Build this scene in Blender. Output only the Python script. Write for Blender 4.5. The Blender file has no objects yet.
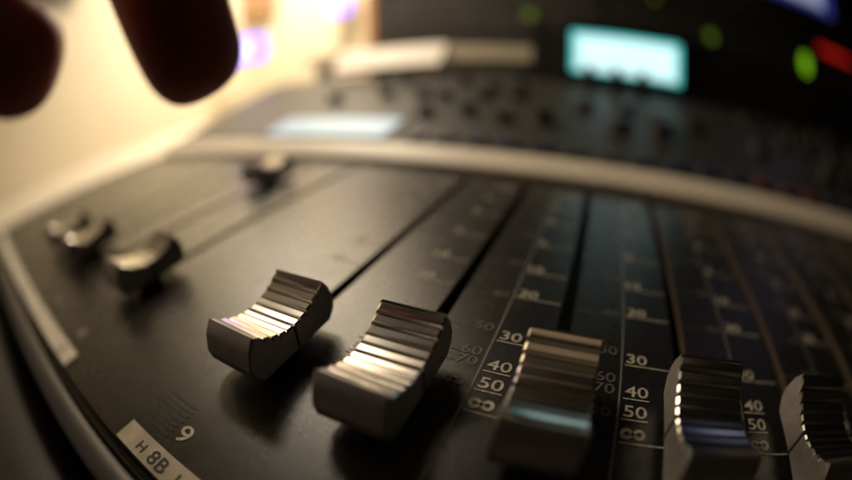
import bpy, bmesh, math, random
from mathutils import Vector, Matrix
random.seed(7)
S = 0.028                      # one fader pitch in metres; every length below is in pitches
sc = bpy.context.scene
COL = sc.collection
DG = None

# ------------------------------------------------------------------ materials
def mat(name, base=(.5, .5, .5), rough=.5, metal=0.0, spec=.5, emit=None, estr=0.0,
        noise=0.0, nscale=300.0, bump=0.0, bscale=2000.0, rvar=0.0, coat=0.0, sss=0.0, dust=0.0, stretch=None):
    m = bpy.data.materials.new(name); m.use_nodes = True
    nt = m.node_tree; b = nt.nodes['Principled BSDF']
    b.inputs['Base Color'].default_value = (*base, 1)
    b.inputs['Roughness'].default_value = rough
    b.inputs['Metallic'].default_value = metal
    b.inputs['Specular IOR Level'].default_value = spec
    b.inputs['Coat Weight'].default_value = coat
    if sss:
        b.inputs['Subsurface Weight'].default_value = sss
        b.inputs['Subsurface Radius'].default_value = (1.0, .25, .12)
        b.inputs['Subsurface Scale'].default_value = .010
    if emit:
        b.inputs['Emission Color'].default_value = (*emit, 1)
        b.inputs['Emission Strength'].default_value = estr
    tc = nt.nodes.new('ShaderNodeTexCoord')
    src = tc.outputs['Object']
    if stretch:
        mp = nt.nodes.new('ShaderNodeMapping'); mp.inputs['Scale'].default_value = stretch
        nt.links.new(src, mp.inputs['Vector']); src = mp.outputs['Vector']
    if noise or dust:
        n = nt.nodes.new('ShaderNodeTexNoise'); n.inputs['Scale'].default_value = nscale
        n.inputs['Detail'].default_value = 6; nt.links.new(src, n.inputs['Vector'])
        r = nt.nodes.new('ShaderNodeValToRGB')
        r.color_ramp.elements[0].position = .3; r.color_ramp.elements[1].position = .7
        r.color_ramp.elements[0].color = (*[c * (1 - noise) for c in base], 1)
        r.color_ramp.elements[1].color = (*[min(1, c * (1 + noise)) for c in base], 1)
        nt.links.new(n.outputs['Fac'], r.inputs['Fac'])
        out = r.outputs['Color']
        if dust:
            n2 = nt.nodes.new('ShaderNodeTexVoronoi'); n2.inputs['Scale'].default_value = 2400.0
            nt.links.new(src, n2.inputs['Vector'])
            n3 = nt.nodes.new('ShaderNodeTexNoise'); n3.inputs['Scale'].default_value = 90.0
            n3.inputs['Detail'].default_value = 4; nt.links.new(src, n3.inputs['Vector'])
            th = nt.nodes.new('ShaderNodeMapRange')
            th.inputs['From Min'].default_value = .45; th.inputs['From Max'].default_value = .75
            th.inputs['To Min'].default_value = .0; th.inputs['To Max'].default_value = .19
            nt.links.new(n3.outputs['Fac'], th.inputs['Value'])
            lt = nt.nodes.new('ShaderNodeMath'); lt.operation = 'LESS_THAN'
            nt.links.new(n2.outputs['Distance'], lt.inputs[0]); nt.links.new(th.outputs['Result'], lt.inputs[1])
            mu = nt.nodes.new('ShaderNodeMath'); mu.operation = 'MULTIPLY'; mu.inputs[1].default_value = dust
            nt.links.new(lt.outputs[0], mu.inputs[0])
            mx = nt.nodes.new('ShaderNodeMixRGB'); mx.inputs[2].default_value = (.32, .27, .2, 1)
            nt.links.new(mu.outputs[0], mx.inputs[0]); nt.links.new(out, mx.inputs[1]); out = mx.outputs[0]
        nt.links.new(out, b.inputs['Base Color'])
    if rvar:
        n = nt.nodes.new('ShaderNodeTexNoise'); n.inputs['Scale'].default_value = 60.0
        n.inputs['Detail'].default_value = 8; n.inputs['Roughness'].default_value = .65
        nt.links.new(src, n.inputs['Vector'])
        mr = nt.nodes.new('ShaderNodeMapRange')
        mr.inputs['From Min'].default_value = .3; mr.inputs['From Max'].default_value = .7
        mr.inputs['To Min'].default_value = max(.02, rough - rvar); mr.inputs['To Max'].default_value = rough + rvar
        nt.links.new(n.outputs['Fac'], mr.inputs['Value']); nt.links.new(mr.outputs['Result'], b.inputs['Roughness'])
    if bump:
        n = nt.nodes.new('ShaderNodeTexNoise'); n.inputs['Scale'].default_value = bscale
        n.inputs['Detail'].default_value = 3; nt.links.new(src, n.inputs['Vector'])
        bp = nt.nodes.new('ShaderNodeBump'); bp.inputs['Strength'].default_value = bump
        bp.inputs['Distance'].default_value = .0002
        nt.links.new(n.outputs['Fac'], bp.inputs['Height']); nt.links.new(bp.outputs['Normal'], b.inputs['Normal'])
    return m

M = {}
M['panel'] = mat('charcoal panel paint', (.013, .0118, .0105), .27, spec=.6, noise=.25, nscale=900, bump=.30, bscale=5200, rvar=.05, dust=.30)
M['slotwall'] = mat('brown slot edge', (.065, .045, .028), .6, noise=.3, nscale=400)
M['slot'] = mat('dark slot plastic', (.012, .011, .010), .6)  # plain dark plastic of the base below the slots
M['cap'] = mat('dark metallised cap', (.34, .32, .30), .45, metal=.75, noise=.12, nscale=500, bump=.12, bscale=900, rvar=.08)
M['grip'] = mat('worn chrome grip', (.62, .59, .54), .23, metal=1.0, noise=.15, nscale=260, bump=.05, bscale=700, rvar=.05, stretch=(.25, 1, 1))
M['black'] = mat('black plastic', (.012, .012, .012), .45)
M['ink'] = mat('cream ink', (.47, .43, .35), .55, noise=.35, nscale=900)
M['dim'] = mat('grey ink', (.085, .08, .074), .5, noise=.2, nscale=1500)
M['line'] = mat('divider ink', (.14, .135, .12), .5)
M['strip'] = mat('paper label strip', (.42, .37, .29), .6, noise=.3, nscale=160, bump=.1, bscale=400)
M['striplifted'] = mat('label strip lightened for weak light', (.74, .68, .58), .6, noise=.15, nscale=160)  # left strip's paper coloured lighter to make up for the weak light there
M['pen'] = mat('marker pen', (.03, .026, .022), .6)
M['trim'] = mat('beige trim', (.86, .77, .63), .45, noise=.06, nscale=60, bump=.1, bscale=500)
M['lip'] = mat('grey front lip', (.035, .033, .031), .5, noise=.15, nscale=300, bump=.2, bscale=900)
M['arm'] = mat('armrest leather', (.018, .015, .013), .55, noise=.3, nscale=200, bump=.6, bscale=260)
M['upper'] = mat('upper panel paint', (.026, .023, .019), .48, noise=.2, nscale=200, bump=.3, bscale=1200)
M['knob'] = mat('rotary plastic', (.028, .025, .021), .5)
M['bridge'] = mat('meter bridge paint', (.016, .015, .014), .5, noise=.2, nscale=100)
M['wall'] = mat('cream wall paint', (.80, .71, .53), .75, noise=.04, nscale=8, bump=.3, bscale=300)
M['deskm'] = mat('cream desk laminate', (.78, .70, .58), .45, noise=.05, nscale=30)
M['wood'] = mat('honey wood', (.36, .17, .055), .5, noise=.35, nscale=40, stretch=(1, 1, .1))
M['brown'] = mat('brown wood', (.34, .19, .10), .5, noise=.3, nscale=40)
M['rack'] = mat('rack panel', (.022, .019, .016), .5, noise=.25, nscale=30)
M['cream'] = mat('cream board', (.66, .58, .44), .6, noise=.1, nscale=40)
M['paper'] = mat('white paper', (.72, .67, .58), .7, noise=.04, nscale=60)
M['plate'] = mat('grey wall plate', (.34, .31, .25), .5)
M['skin'] = mat('backlit skin', (.45, .13, .09), .5, noise=.15, nscale=120, bump=.3, bscale=500, sss=.7)
M['sleeve'] = mat('dark sleeve', (.03, .025, .025), .9)
M['lcd'] = mat('cyan display glow', (.02, .05, .05), .3, emit=(.70, .98, 1.0), estr=1.2)
M['lcdrim'] = mat('cyan display edge glow', (.02, .05, .05), .3, emit=(.10, .78, .72), estr=1.0)
M['pale'] = mat('pale blue display glow', (.03, .04, .05), .3, emit=(.48, .68, .76), estr=.85)
M['violet'] = mat('violet lamp glow', (.1, .08, .2), .3, emit=(.36, .22, 1.0), estr=2.2)
M['violetcore'] = mat('violet lamp core', (.1, .08, .2), .3, emit=(.62, .62, 1.0), estr=3.0)
M['green'] = mat('green lamp glow', (.02, .05, .01), .3, emit=(.25, .62, .01), estr=1.0)
M['greenlow'] = mat('faint green lamp glow', (.02, .04, .01), .3, emit=(.09, .14, .008), estr=1.0)
M['red'] = mat('red readout glow', (.05, .01, .01), .3, emit=(.50, .012, .006), estr=1.0)
M['blue'] = mat('blue screen glow', (.02, .02, .06), .3, emit=(.03, .04, .22), estr=.8)
M['bluewhite'] = mat('pale window glow', (.03, .03, .05), .3, emit=(.55, .60, .80), estr=.55)
M['lampwarm'] = mat('warm lamp glow', (.8, .7, .5), .4, emit=(1.0, .78, .42), estr=4.0)
M['redbtn'] = mat('dark red button', (.085, .02, .016), .5)
M['bluebtn'] = mat('dark blue button', (.022, .022, .06), .5)
M['greybtn'] = mat('dark grey button', (.05, .045, .04), .4)

# ------------------------------------------------------------------ helpers
def new_bm(): return bmesh.new()

def box(bm, lo, hi, bev=0.0):
    x0, y0, z0 = lo; x1, y1, z1 = hi
    r = bmesh.ops.create_cube(bm, size=1.0)
    for v in r['verts']:
        v.co = Vector(((x0 + x1) / 2 + v.co.x * (x1 - x0), (y0 + y1) / 2 + v.co.y * (y1 - y0), (z0 + z1) / 2 + v.co.z * (z1 - z0)))
    if bev:
        es = {e for v in r['verts'] for e in v.link_edges}
        bmesh.ops.bevel(bm, geom=list(es), offset=bev, segments=3, profile=.6, affect='EDGES')

def cyl(bm, c, r, h, n=20, r2=None, axis='Z'):
    mx = Matrix.Translation(c)
    if axis == 'Y': mx = mx @ Matrix.Rotation(math.pi / 2, 4, 'X')
    bmesh.ops.create_cone(bm, cap_ends=True, segments=n, radius1=r, radius2=r if r2 is None else r2, depth=h, matrix=mx)

def tilt(bm, pivot, ang):
    bmesh.ops.rotate(bm, verts=bm.verts, cent=pivot, matrix=Matrix.Rotation(ang, 3, 'X'))

def prism(bm, prof, x0, x1):
    """closed profile of (y,z) points swept along x"""
    a = [bm.verts.new((x0, y, z)) for y, z in prof]; b = [bm.verts.new((x1, y, z)) for y, z in prof]
    n = len(prof)
    for i in range(n): bm.faces.new((a[i], a[(i + 1) % n], b[(i + 1) % n], b[i]))
    bm.faces.new(a[::-1]); bm.faces.new(b)

ORIGIN = {}
def finish(name, bm, m, parent=None, smooth=None, base=None):
    bmesh.ops.recalc_face_normals(bm, faces=bm.faces)
    o0 = Vector(ORIGIN[parent]) if parent is not None and parent in ORIGIN else Vector((0, 0, 0))
    if parent is None and base is not None: o0 = Vector(base)
    for v in bm.verts: v.co = (v.co - o0) * S
    me = bpy.data.meshes.new(name); bm.to_mesh(me); bm.free()
    for mm in (m if isinstance(m, (list, tuple)) else [m]): me.materials.append(mm)
    if smooth is not None:
        for p in me.polygons: p.use_smooth = True
        me.set_sharp_from_angle(angle=math.radians(smooth))
    o = bpy.data.objects.new(name, me); COL.objects.link(o)
    if parent is not None:
        o.parent = parent
        ORIGIN[o] = tuple(o0)
    else:
        o.location = o0 * S; ORIGIN[o] = tuple(o0)
    return o

def thing(name, label, cat, base, group=None):
    o = bpy.data.objects.new(name, None); COL.objects.link(o)
    o.empty_display_size = .01
    o.location = Vector(base) * S; ORIGIN[o] = tuple(base)
    o['label'] = label; o['category'] = cat
    if group: o['group'] = group
    return o

def tag(o, label, cat, group=None):
    o['label'] = label; o['category'] = cat
    if group: o['group'] = group
    return o

_txt = {}
def text_faces(s):
    """triangulated outline of a string, cap height 1, starting at x=0"""
    if s in _txt: return _txt[s]
    cu = bpy.data.curves.new('tmp', 'FONT'); cu.body = s; cu.size = 1.0; cu.offset = .010; cu.resolution_u = 4
    ob = bpy.data.objects.new('tmp', cu); COL.objects.link(ob)
    dg = bpy.context.evaluated_depsgraph_get()
    me = bpy.data.meshes.new_from_object(ob.evaluated_get(dg))
    vs = [v.co.copy() for v in me.vertices]; fs = [tuple(p.vertices) for p in me.polygons]
    bpy.data.objects.remove(ob); bpy.data.curves.remove(cu); bpy.data.meshes.remove(me)
    x0 = min(v.x for v in vs); x1 = max(v.x for v in vs); y0 = min(v.y for v in vs); y1 = max(v.y for v in vs)
    h = .73
    vs = [((v.x - x0) / h, (v.y - max(y0, -.02)) / h) for v in vs]
    _txt[s] = (vs, fs, (x1 - x0) / h)
    return _txt[s]

def put_infinity(bm, x, y, z, h):
    n = 40; t = h * .11; a = h * .62
    ring = []
    for k in range(n):
        th = 2 * math.pi * k / n; d = 1 + math.sin(th) ** 2
        px, py = a * math.cos(th) / d, 1.25 * a * math.sin(th) * math.cos(th) / d
        th2 = th + .01; d2 = 1 + math.sin(th2) ** 2
        tx, ty = a * math.cos(th2) / d2 - px, 1.25 * a * math.sin(th2) * math.cos(th2) / d2 - py
        l = math.hypot(tx, ty); nx, ny = -ty / l * t, tx / l * t
        ring.append((bm.verts.new((x + a + px + nx, y + py + ny, z)), bm.verts.new((x + a + px - nx, y + py - ny, z))))
    for k in range(n):
        p, q = ring[k], ring[(k + 1) % n]; bm.faces.new((p[0], q[0], q[1], p[1]))
    return 2 * a

def put_text(bm, s, x, y, z, h, wide=1.15, align='C', rot=0.0):
    vs, fs, w = text_faces(s)
    w *= h * wide
    ox = {'C': -w / 2, 'L': 0, 'R': -w}[align]
    c, sn = math.cos(rot), math.sin(rot)
    nv = []
    for a, b in vs:
        px = ox + a * h * wide; py = b * h - h / 2
        nv.append(bm.verts.new((x + px * c - py * sn, y + px * sn + py * c, z)))
    for f in fs:
        try: bm.faces.new([nv[i] for i in f])
        except ValueError: pass
    return w

def bar(bm, x0, x1, y, z, t):
    vs = [bm.verts.new(q) for q in ((x0, y - t / 2, z), (x1, y - t / 2, z), (x1, y + t / 2, z), (x0, y + t / 2, z))]
    bm.faces.new(vs)

# ------------------------------------------------------------------ mixing console
XL, XR, VF, VB = -9.13, 13.5, -2.62, 3.82
GAP = 1.387
console = thing('mixing_console', 'charcoal mixing console with long fader slots, printed scales and beige edging', 'mixing console', (2.0, 2.0, -1.2))
main_u = list(range(1, 12))
left_u = [-1.24, -1 - GAP, -2 - GAP, -3 - GAP]
slots = sorted(left_u + main_u)
SW = .058
SV0, SV1 = -1.42, 3.45

bm = new_bm()
xs = [XL]
for u in slots: xs += [u - SW, u + SW]
xs.append(XR)
ys = [VF, SV0, SV1, VB]
grid = [[bm.verts.new((x, y, 0)) for y in ys] for x in xs]
for i in range(len(xs) - 1):
    for j in range(3):
        q = (grid[i][j], grid[i + 1][j], grid[i + 1][j + 1], grid[i][j + 1])
        if j == 1 and i % 2 == 1:
            low = [bm.verts.new((v.co.x, v.co.y, -.10)) for v in q]
            for k in range(4): bm.faces.new((q[k], q[(k + 1) % 4], low[(k + 1) % 4], low[k])).material_index = 1
        else: bm.faces.new(q)
panel = finish('fader_panel', bm, [M['panel'], M['slotwall']], console)

bm = new_bm()
box(bm, (XL - .3, VF + .02, -1.2), (XR, 10.4, -.42)); box(bm, (XL + .05, VF + .05, -.40), (XR - .05, VB - .02, -.30))
finish('console_base', bm, M['slot'], console)

# rounded beige edging along the back and the left end
def edging_profile(w, h):
    pts = [(0, -.2), (0, .06), (.015, .09)]
    for k in range(9):
        t = k / 8
        pts.append((.03 + w * .88 * t, .105 + (h - .105) * (1 - (1 - t) ** 1.15)))
    pts += [(w - .01, h - .015), (w, h - .05), (w, -.2)]
    return pts
bm = new_bm(); prism(bm, [(VB + y, z) for y, z in edging_profile(.43, .32)], XL - .13, XR)
finish('back_edging', bm, M['trim'], console, smooth=40)
bm = new_bm(); box(bm, (XL - .13, VF - .1, -.4), (XL - .02, VB + .4, .035), .02)
finish('end_cheek', bm, M['black'], console, smooth=40)
bm = new_bm(); box(bm, (-15.2, VF - .1, -.30), (XL - .15, 9.8, -.03), .05)
finish('side_shelf', bm, M['trim'], console, smooth=40)

# front: groove, grey rounded lip, padded armrest
bm = new_bm()
box(bm, (XL - .3, -2.70, -.5), (XR, VF - .012, -.07))
finish('front_groove', bm, M['black'], console)
bm = new_bm()
pts = []
for k in range(13):
    a = math.pi * k / 12
    pts.append((-2.86 + .125 * math.cos(a), .03 + .07 * math.sin(a)))
pts += [(-2.985, -.6), (-2.735, -.6)]
prism(bm, pts, XL - .3, XR); finish('front_lip', bm, M['lip'], console, smooth=40)
bm = new_bm()
pts = []
for k in range(15):
    a = math.pi * k / 14
    pts.append((-4.1 + 1.05 * math.cos(a), -.75 + .62 * math.sin(a)))
pts += [(-5.15, -1.2), (-3.05, -1.2)]
prism(bm, pts, XL - .3, XR); finish('armrest', bm, M['arm'], console, smooth=40)

# printed scales: one mesh of cream ink and one of grey ink per channel
INK = .004
cream_marks = [('+10', 3.15), ('5', 2.62), ('0', 2.08), ('5', 1.402), ('10', .776), ('20', .312), ('30', -.324), ('40', -.672), ('50', -.863), ('\u221e', -1.06)]
grey_marks = [('0', 2.85), ('10', 2.2), ('20', 1.55), ('30', .85), ('40', .236), ('50', -.261), ('60', -.565), ('70', -.678), ('\u221e', -.90)]
for u in main_u + left_u:
    bm = new_bm(); faint = new_bm()
    for s, v in cream_marks:
        h = .108 if s != '\u221e' else .12
        w = put_text(bm, s, u - .463, v, INK, h, 1.22, 'L') if s != '\u221e' else put_infinity(bm, u - .46, v, INK, .12)
        bar(bm, u - .475, u - .475 + w + .02 if s in ('40', '50') else u - .075, v - .078, INK, .011)
    for s, v in grey_marks:
        w = put_text(faint, s, u + .46, v, INK, .10, 1.2, 'R') if s != '\u221e' else put_infinity(faint, u + .30, v, INK, .11)
        bar(faint, u + .075, u + .47 - w - .02, v - .03, INK, .010)
    if u < 0:
        bm.free(); faint.free(); continue
    finish('printed_scale', bm, M['ink'], console)
    if u == 1: faint.free()
    else: finish('faint_scale', faint, M['dim'], console)
    if u > 2:
        bm = new_bm(); vs = [bm.verts.new(q) for q in ((u - .509, -2.1, .003), (u - .493, -2.1, .003), (u - .493, 3.5, .003), (u - .509, 3.5, .003))]
        bm.faces.new(vs); finish('divider_line', bm, M['line'], console)
for k, u in enumerate(list(main_u[:8])):
    bm = new_bm(); put_text(bm, str(9 + k), u + .04, -2.215, INK, .16, 1.15); finish('channel_number', bm, M['ink'], console)
    if k: continue
    bm = new_bm()
    for j in range(7): bar(bm, u - .40, u - .06, -2.31 + j * .052, .003, .020)
    finish('hatch_mark', bm, M['black'], console)
for k, u in enumerate(left_u):
    bm = new_bm(); put_text(bm, str(8 - k), u + .2, -2.2, INK, .13, 1.15); finish('channel_number', bm, M['ink'], console)

# ------------------------------------------------------------------ paper label strips lying on the console
def strip(x0, x1, label, words):
    t = thing('label_strip', label, 'label strip', ((x0 + x1) / 2, -2.5, 0), 'paper label strips along the console front')
    bm = new_bm(); box(bm, (x0, -2.605, .001), (x1, -2.405, .012)); finish('paper', bm, M['strip' if x0 > 0 else 'striplifted'], t)
    for s, x, h in words:
        for ch in s:
            bm = new_bm(); w = put_text(bm, ch, x, -2.51 + random.uniform(-.008, .008), .0145, h, 1.05, 'L', random.uniform(-.06, .06))
            finish('handwriting', bm, M['pen'], t); x += w + .02
strip(.59, 8.6, 'cream paper label strip with handwriting near the 9 at bottom left', [('H', .82, .09), ('8B', .97, .125), ('1', 1.27, .11), ('Gt', 2.0, .12), ('Key', 3.0, .12)])
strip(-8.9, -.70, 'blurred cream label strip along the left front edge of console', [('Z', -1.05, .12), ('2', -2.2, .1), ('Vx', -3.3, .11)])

# ------------------------------------------------------------------ fader caps
HW, HL, HT = .240, .382, .452
ZB = .085
def arc_z(v):
    return .300 + (HT - .300) * (abs(v) / HL) ** 1.9
def cap_profile():
    pts = [(-.40, ZB), (.40, ZB), (.475, ZB + .075), (.488, .24), (.455, .36), (HL + .012, HT - .008), (HL, HT)]
    n = 10; p = 2 * HL / n
    top = []
    for k in range(n):
        v1 = HL - k * p; v0 = v1 - p
        g = .0085
        z1, z0 = arc_z(v1), arc_z(v0)
        # every rib is a flat slat; it leans a little more level than the trough, so its downhill edge stands proud
        zm = (z0 + z1) / 2; sl = (z1 - z0) / p * .52
        up, dn = zm + sl * (p / 2 - g), zm - sl * (p / 2 - g)
        bv = .006
        if k == 5: top.append((.011, zm - .03)); top.append((-.011, zm - .03)); v1 -= .008
        elif k > 0: top.append((v1 - g * .5, min(up, z1) - .030))
        top.append((v1 - g, up - bv)); top.append((v1 - g - bv, up))
        top.append((v0 + g + bv, dn)); top.append((v0 + g, dn - bv))
    pts += top
    pts += [(-HL, HT), (-HL - .012, HT - .008), (-.455, .36), (-.488, .24), (-.475, ZB + .075)]
    return pts
def make_cap():
    t = thing('fader_cap', 'x', 'fader cap', (0, 0, 0), 'ribbed metal fader caps on the mixing console')
    P = cap_profile()
    # solid body, sides slightly chamfered
    bm = new_bm()
    body = [(v, z if z < .38 or abs(v) > HL - .001 else z) for v, z in P]
    sec = [(-HW, .012, True), (-HW + .014, 0, False), (HW - .014, 0, False), (HW, .012, True)]
    rings = []
    for x, ins, _ in sec:
        ring = []
        for v, z in body:
            cz = .25
            sx = 1 - ins / .5; ring.append(bm.verts.new((x, v * sx, z - (ins if z > cz else -ins))))
        rings.append(ring)
    n = len(body); faces_top = []
    ntop0, ntop1 = 6, n - 6
    for a in range(3):
        for i in range(n):
            j = (i + 1) % n
            f = bm.faces.new((rings[a][i], rings[a][j], rings[a + 1][j], rings[a + 1][i]))
            if 5 <= i <= n - 6: f.material_index = 1
    bm.faces.new(rings[0]); bm.faces.new(rings[3][::-1])
    finish('cap_body', bm, [M['cap'], M['grip']], t, smooth=22)
    # black index line, across the trough and down both sides
    bm = new_bm()
    box(bm, (-HW - .003, -.012, ZB - .002), (-HW + .02, .012, .301)); box(bm, (HW - .02, -.012, ZB - .002), (HW + .003, .012, .301))
    finish('index_line', bm, M['black'], t)
    bm = new_bm(); box(bm, (-.026, -.17, -.26), (.026, .17, ZB + .02)); box(bm, (-.12, -.24, .05), (.12, .24, ZB + .03)); finish('stem', bm, M['black'], t)
    return t
caps = [
 (1, -1.153, 'sharp ribbed silver fader cap standing above and right of the printed 9'),
 (2, -1.177, 'ribbed metal fader cap with bright gold ribs just left of the printed 60 and 70'),
 (3, -1.098, 'ribbed fader cap beside the clearly printed 30, 40 and 50, front rib bluish'),
 (4, -1.13, 'dark ribbed fader cap with glinting left edge, second from the right'),
 (5, -1.20, 'dark blurred fader cap cut off by the right edge of the photo'),
 (-1.24, -1.10, 'blurred ribbed fader cap lit warm on top, next left of the sharp ones'),
 (-1 - GAP, 2.25, 'small dark blurred fader cap pushed up to the back edging'),
 (-2 - GAP + .15, -1.18, 'blurred brown fader cap overlapping another at far left'),
 (-3 - GAP - .05, -1.22, 'fader cap farthest left in the row, merging with the cap beside it'),
]
proto = make_cap()
def place_cap(o, u, v, lab):
    o.location = Vector((u + .038, v, 0)) * S; o['label'] = lab
for k, (u, v, lab) in enumerate(caps):
    if k == 0: place_cap(proto, u, v, lab); continue
    c = proto.copy(); COL.objects.link(c)
    for ch in list(proto.children):
        d = ch.copy(); COL.objects.link(d); d.parent = c
    place_cap(c, u, v, lab)

# ------------------------------------------------------------------ upper console: sloped panel with knobs, buttons, displays
U0, U1 = (4.285, .20), (10.0, 1.40)
def up_z(v): return U0[1] + (v - U0[0]) * (U1[1] - U0[1]) / (U1[0] - U0[0])
SL = math.atan2(U1[1] - U0[1], U1[0] - U0[0])
bm = new_bm()
prism(bm, [(U0[0], -.4), U0, U1, (10.4, U1[1]), (10.4, -.4)], XL - .3, XR)
finish('upper_panel', bm, M['upper'], console)
rk = None
def rotary(x, v, r=.2, h=.42):
    bm = new_bm()
    z = up_z(v)
    cyl(bm, (x, v, z + h / 2), r, h, 18, r * .86); cyl(bm, (x, v, z + .03), r * 1.25, .06, 18)
    tilt(bm, (x, v, z), SL)
    return finish('rotary_knob', bm, M['knob'], console, smooth=40)
for i in range(20):
    x = -4.6 + i * .92
    for v in (6.4, 7.6, 8.8):
        if v < 7 and -5.8 < x < -1.0: continue
        if v > 8 and x > 1.4 and x < 6.2: continue
        if random.random() < .2: continue
        rotary(x + random.uniform(-.16, .16), v + random.uniform(-.3, .3), random.choice((.17, .2, .24)), random.uniform(.2, .34))
for x in (2.72, 3.55, 4.32): rotary(x, 9.35, .17, .74)
for i in range(19):
    x = -.6 + i * .66
    bm = new_bm(); z = up_z(4.85); box(bm, (x - .2, 4.7, z - .02), (x + .2, 5.0, z + .10), .03); tilt(bm, (x, 4.85, z), SL)
    finish('button', bm, M[random.choice(('redbtn', 'bluebtn', 'greybtn', 'greybtn', 'bluebtn'))], console)
# pale display on the slope
bm = new_bm(); z = up_z(5.3); box(bm, (-5.2, 4.62, z - .05), (-1.15, 5.95, z + .05), .03); tilt(bm, (-3, 5.3, z), SL)
ps = finish('slope_display', bm, M['bridge'], console)
bm = new_bm(); box(bm, (-4.95, 4.72, z + .045), (-1.35, 5.8, z + .065)); tilt(bm, (-3, 5.3, z), SL)
finish('screen', bm, M['pale'], ps)
# meter bridge with the cyan display
BX0, BX1 = .9, XR
bm = new_bm(); prism(bm, [(10.02, 1.38), (10.29, 3.22), (10.75, 3.22), (10.75, 1.0), (10.4, 1.0)], BX0, BX1)
finish('meter_bridge', bm, M['bridge'], console)
def on_bridge(bm, z): tilt(bm, (0, 10.02, 1.38), -math.atan2(.33, 2.24))
bm = new_bm(); box(bm, (1.82, 9.90, 1.52), (5.98, 10.04, 3.36), .05); on_bridge(bm, 0); ld = finish('display', bm, M['black'], console)
bm = new_bm(); box(bm, (2.16, 9.885, 1.76), (5.62, 9.94, 3.06), .02); on_bridge(bm, 0); finish('glowing_edge', bm, M['lcdrim'], ld)
bm = new_bm(); box(bm, (2.32, 9.865, 1.84), (5.46, 9.92, 2.92), .02); on_bridge(bm, 0); finish('screen', bm, M['lcd'], ld)

# ------------------------------------------------------------------ room: floor, desk, walls, doorway
def structure(name, bm, m):
    o = finish(name, bm, m); o['kind'] = 'structure'; return o
bm = new_bm(); box(bm, (-45, -30, -28.4), (45, 45, -28)); structure('floor', bm, M['brown'])
dk = thing('studio_desk', 'cream laminate desk top carrying the mixing console', 'desk', (0, 5, -28))
bm = new_bm(); box(bm, (-19.8, -4.6, -2.2), (15, 15.2, -1.2), .05); finish('desk_top', bm, M['deskm'], dk)
for x in (-19, 14):
    for y in (-4, 14.5):
        bm = new_bm(); box(bm, (x - .6, y - .4, -28), (x + .6, y + .4, -2.2)); finish('leg', bm, M['rack'], dk)
bm = new_bm(); box(bm, (-20.6, -30, -28), (-20, 30, 45)); structure('side_wall', bm, M['wall'])
bm = new_bm(); box(bm, (-20, 18, -28), (-9.75, 18.6, 45)); structure('back_wall', bm, M['wall'])
bm = new_bm(); box(bm, (-8.9, 22, -28), (45, 22.6, 45)); structure('dark_wall', bm, M['rack'])
bm = new_bm(); box(bm, (-9.75, 17.6, -28), (-8.95, 18.8, 45), .06); tag(finish('wooden_post', bm, M['wood'], base=(-9.35, 18, -28)), 'honey coloured wooden post edging the bright cream wall', 'post')
# things on the cream walls
def wall_lamp(name, c, sx, sz, label, rotz):
    t = thing(name, label, 'lamp', c, 'violet lamps in front of the bright wall')
    bm = new_bm(); box(bm, (c[0] - sx - .12, c[1] - .05, c[2] - sz - .12), (c[0] + sx + .12, c[1] + .4, c[2] + sz + .12), .1); finish('housing', bm, M['plate'], t)
    bm = new_bm(); box(bm, (c[0] - sx, c[1] - .18, c[2] - sz), (c[0] + sx, c[1] - .03, c[2] + sz), .12); finish('lens', bm, M['violet'], t)
    bm = new_bm(); box(bm, (c[0] - sx * .6, c[1] - .24, c[2] - sz * .5), (c[0] + sx * .3, c[1] - .15, c[2] + sz * .5), .1); finish('bulb', bm, M['violetcore'], t)
    t.rotation_euler = (0, 0, rotz)
wall_lamp('violet_lamp', (-16.6, 14.4, 3.75), 1.45, .85, 'long violet glowing lamp just right of the fingertip', math.radians(42))
wall_lamp('violet_lamp', (-11.0, 17.0, 5.6), .66, .66, 'round violet glowing lamp at top beside the wooden post', math.radians(32))
bm = new_bm(); box(bm, (-19.98, 17.2, 6.2), (-17.0, 17.98, 9.0), .05); tag(finish('wall_box', bm, M['brown'], base=(-18.4, 17.6, 4.6)), 'brown wooden wall box in the bright corner above the violet lamp', 'wall box')
pl = thing('wall_plate', 'grey wall plate on the cream wall at top left corner', 'wall plate', (-19.95, 3.0, 7))
bm = new_bm(); box(bm, (-19.99, .6, 8.3), (-19.8, 4.4, 12.4), .06); finish('plate', bm, M['plate'], pl)
bm = new_bm(); box(bm, (-19.82, 1.2, 9.0), (-19.72, 3.8, 11.8), .04); finish('inset', bm, M['greybtn'], pl)
# ledge and papers behind the console
lg = thing('ledge', 'cream ledge board running behind the console left of the cyan display', 'ledge', (-3.5, 13, -1.2))
bm = new_bm(); box(bm, (-10.2, 12.8, 1.95), (.75, 14.2, 2.52), .06); finish('board', bm, M['cream'], lg)
for x in (-9.6, -4.5, .2):
    bm = new_bm(); box(bm, (x - .25, 13.2, -1.2), (x + .25, 13.9, 1.95)); finish('bracket', bm, M['rack'], lg)
bm = new_bm()
for k in range(7):
    r = new_bm(); z = 1.47 + k * .055
    box(r, (-6.3, 10.03, z), (-2.1, 11.2, z + .05)); bmesh.ops.rotate(r, verts=r.verts, cent=(-3.5, 10.6, z), matrix=Matrix.Rotation(random.uniform(-.07, .07), 3, 'Z'))
    me = bpy.data.meshes.new('t'); r.to_mesh(me); r.free(); bm.from_mesh(me); bpy.data.meshes.remove(me)
bmesh.ops.rotate(bm, verts=bm.verts, cent=(-3.5, 10.0, 1.47), matrix=Matrix.Rotation(math.radians(40), 3, 'X') @ Matrix.Rotation(math.radians(0), 3, 'Z'))
tag(finish('paper_stack', bm, M['paper'], base=(-3.5, 10.6, 1.47)), 'loose stack of white papers propped up at a slant on the back of the console', 'papers')
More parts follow.
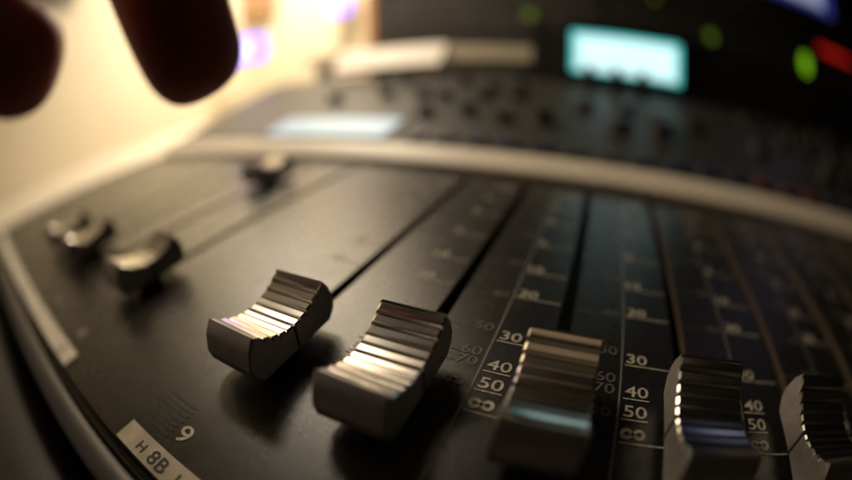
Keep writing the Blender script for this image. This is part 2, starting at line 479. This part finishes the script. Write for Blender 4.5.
# dark rack cabinet with lamps, readout
rack = thing('equipment_rack', 'tall black equipment rack with small green lamps and red readout', 'equipment rack', (8, 17.5, -28))
bm = new_bm(); box(bm, (-8.6, 16.6, -28), (30, 21, 26)); finish('cabinet', bm, M['rack'], rack)
for i in range(9):
    z = -1.5 + i * 2.4
    for x0, x1 in ((-8.3, 3.2), (3.6, 16.2), (16.6, 29)):
        bm = new_bm(); box(bm, (x0, 16.42, z), (x1, 16.62, z + 2.2), .05); finish('unit_front', bm, M[random.choice(('rack', 'bridge'))], rack)
def led(x, z, r, m, tall=1.0):
    bm = new_bm(); cyl(bm, (x, 16.36, z), r, .2, 20, axis='Y')
    for v in bm.verts: v.co.z = z + (v.co.z - z) * tall
    finish('indicator_lamp', bm, m, rack)
led(-.21, 4.25, .24, M['greenlow']); led(8.41, 4.30, .2, M['greenlow'], 1.2); led(13.95, 4.35, .22, M['green'], 2.0)
led(5.6, 5.6, .12, M['greenlow'])
bm = new_bm(); box(bm, (14.9, 16.3, 5.32), (17.3, 16.45, 5.56), .08); bmesh.ops.rotate(bm, verts=bm.verts, cent=(15, 16.4, 5.5), matrix=Matrix.Rotation(0, 3, 'Y'))
finish('red_readout', bm, M['red'], rack)
mon = thing('computer_monitor', 'monitor with blue and white screen high at the right', 'monitor', (13.6, 15.4, 5.9))
bm = new_bm(); box(bm, (10.4, 15.4, 6.7), (16.6, 15.9, 11.2), .1); finish('casing', bm, M['black'], mon)
bm = new_bm(); box(bm, (10.8, 15.3, 7.1), (15.2, 15.42, 10.9)); finish('screen', bm, M['blue'], mon)
bm = new_bm(); box(bm, (12.0, 15.24, 7.35), (14.5, 15.32, 10.7)); finish('open_window', bm, M['bluewhite'], mon)
bm = new_bm(); box(bm, (12.6, 15.9, 7.5), (14.4, 16.41, 10.0)); finish('wall_arm', bm, M['black'], mon)

# ------------------------------------------------------------------ person: a hand reaching in above the console
def tube_mesh(chains):
    """chains of (point, radius); the first chain's first point is the root, others start on an index of chain 0"""
    verts, edges, rad = [], [], []
    idx0 = []
    for ci, (start, ch) in enumerate(chains):
        prev = None if start is None else idx0[start]
        for pnt, r in ch:
            verts.append(Vector(pnt) * S); rad.append(r * S)
            k = len(verts) - 1
            if ci == 0: idx0.append(k)
            if prev is not None: edges.append((prev, k))
            prev = k
    me = bpy.data.meshes.new('hand'); me.from_pydata(verts, edges, [])
    o = bpy.data.objects.new('hand_tmp', me); COL.objects.link(o)
    sk = o.modifiers.new('skin', 'SKIN'); sk.use_smooth_shade = True
    me.skin_vertices[0].data[0].use_root = True
    for i, r in enumerate(rad): me.skin_vertices[0].data[i].radius = (r, r)
    ss = o.modifiers.new('sub', 'SUBSURF'); ss.levels = 3; ss.render_levels = 3
    dg = bpy.context.evaluated_depsgraph_get()
    out = bpy.data.meshes.new_from_object(o.evaluated_get(dg))
    bpy.data.objects.remove(o)
    return out
W = (.90, -2.55, 4.05)
hand_chains = [
 (None, [((.95, -2.75, 4.15), .62), ((.75, -3.3, 4.75), .66), ((.3, -4.1, 5.5), .55), ((-.6, -5.2, 6.4), .60), ((-2.2, -7.2, 7.9), .85), ((-3.2, -8.6, 8.9), .95)]),
 (0, [((1.12, -2.25, 3.75), .42), ((1.17, -1.95, 3.25), .33), ((1.222, -1.752, 2.71), .315), ((1.274, -1.67, 2.42), .305), ((1.312, -1.595, 2.15), .285), ((1.345, -1.562, 2.03), .26), ((1.385, -1.54, 1.90), .15)]),
 (0, [((.98, -3.0, 3.62), .36), ((1.06, -2.98, 3.15), .28), ((1.06, -2.80, 2.60), .31), ((1.075, -2.62, 2.44), .30), ((1.098, -2.47, 2.33), .27), ((1.12, -2.39, 2.28), .26), ((1.16, -2.24, 2.21), .15)]),
 (1, [((.55, -2.7, 4.5), .30), ((.25, -2.2, 4.35), .25), ((-.05, -1.95, 4.0), .22), ((-.2, -1.9, 3.65), .19), ((-.24, -1.9, 3.5), .11)]),
 (1, [((.25, -2.95, 4.85), .28), ((-.15, -2.55, 4.8), .24), ((-.5, -2.4, 4.5), .21), ((-.68, -2.4, 4.15), .18), ((-.72, -2.4, 4.0), .11)]),
 (1, [((.05, -3.3, 5.1), .25), ((-.4, -3.0, 5.1), .20), ((-.72, -2.9, 4.85), .175), ((-.86, -2.9, 4.6), .15), ((-.89, -2.9, 4.5), .09)]),
]
hm = tube_mesh(hand_chains)
pb = Vector((1.0, -2.6, 3.9)) * S
hm.transform(Matrix.Translation(-pb)); hm.materials.append(M['skin'])
for p in hm.polygons: p.use_smooth = True
hand = bpy.data.objects.new('person', hm); COL.objects.link(hand); hand.location = pb
tag(hand, 'dark backlit hand of a person with two fingertips hanging in at top left', 'person')
ORIGIN[hand] = tuple(pb / S)
bm = new_bm()
d0, d1 = Vector((-1.1, -5.8, 6.9)), Vector((-3.3, -8.75, 9.0))
ax = (d1 - d0).normalized(); q = ax.to_track_quat('Z', 'Y').to_matrix().to_4x4()
bmesh.ops.create_cone(bm, cap_ends=True, segments=28, radius1=.95, radius2=1.25, depth=(d1 - d0).length, matrix=Matrix.Translation((d0 + d1) / 2) @ q)
finish('sleeve', bm, M['sleeve'], hand, smooth=50)

# ------------------------------------------------------------------ light
def area(name, loc, target, size, power, col, sizey=None):
    l = bpy.data.lights.new(name, 'AREA'); l.energy = power; l.color = col
    l.shape = 'RECTANGLE'; l.size = size * S; l.size_y = (sizey or size) * S
    o = bpy.data.objects.new(name, l); COL.objects.link(o)
    o.location = Vector(loc) * S
    o.rotation_euler = (Vector(target) - Vector(loc)).to_track_quat('-Z', 'Y').to_euler()
    return o
area('wall_light', (-11.5, 11.5, 15), (-15, 16, 2), 4.5, 4.0, (1.0, .87, .68))
area('fill_light', (-8, -9, 6.5), (1.6, -1.4, .3), 9, .05, (1.0, .76, .62))  # added fill from an unseen source, lifts the cap fronts and fingers
area('overhead_light', (3.2, -1.0, 24), (3.2, -.5, 0), 11, .085, (1.0, .68, .38))
area('ceiling_light', (-6, 8, 8.6), (0, 1.5, 0), 5.6, .36, (1.0, .80, .56))
w = bpy.data.worlds.new('World'); sc.world = w; w.use_nodes = True
bgn = w.node_tree.nodes['Background']; bgn.inputs[0].default_value = (1.0, .78, .55, 1); bgn.inputs[1].default_value = .003

# ------------------------------------------------------------------ camera: 15 mm class fisheye, wide open
cam = bpy.data.cameras.new('camera'); co = bpy.data.objects.new('camera', cam); COL.objects.link(co); sc.camera = co
cam.type = 'PANO'
cam.sensor_fit = 'HORIZONTAL'; cam.sensor_width = 36; cam.sensor_height = 36 * 577 / 1024
cam.panorama_type = 'FISHEYE_EQUISOLID'
cam.fisheye_lens = 408.5 / 852 * 36
cam.fisheye_fov = math.radians(200)
cam.lens = 15
cam.clip_start = .002; cam.clip_end = 50
co.location = Vector((3.0409, -2.7438, 1.9742)) * S
pitch, roll, yaw = 1.12431, .0618237, .3622045
co.matrix_world = Matrix.Translation(co.location) @ Matrix.Rotation(yaw, 4, 'Z') @ Matrix.Rotation(pitch, 4, 'X') @ Matrix.Rotation(roll, 4, 'Y')
cam.dof.use_dof = True
cam.dof.focus_distance = 2.87 * S
cam.dof.aperture_fstop = .015 / (2 * .09 * S)
cam.dof.aperture_blades = 0

sc.render.engine = 'CYCLES'
sc.cycles.use_denoising = True
sc.cycles.max_bounces = 8
sc.view_settings.view_transform = 'Standard'; sc.view_settings.look = 'None'
sc.view_settings.exposure = 0; sc.view_settings.gamma = 1
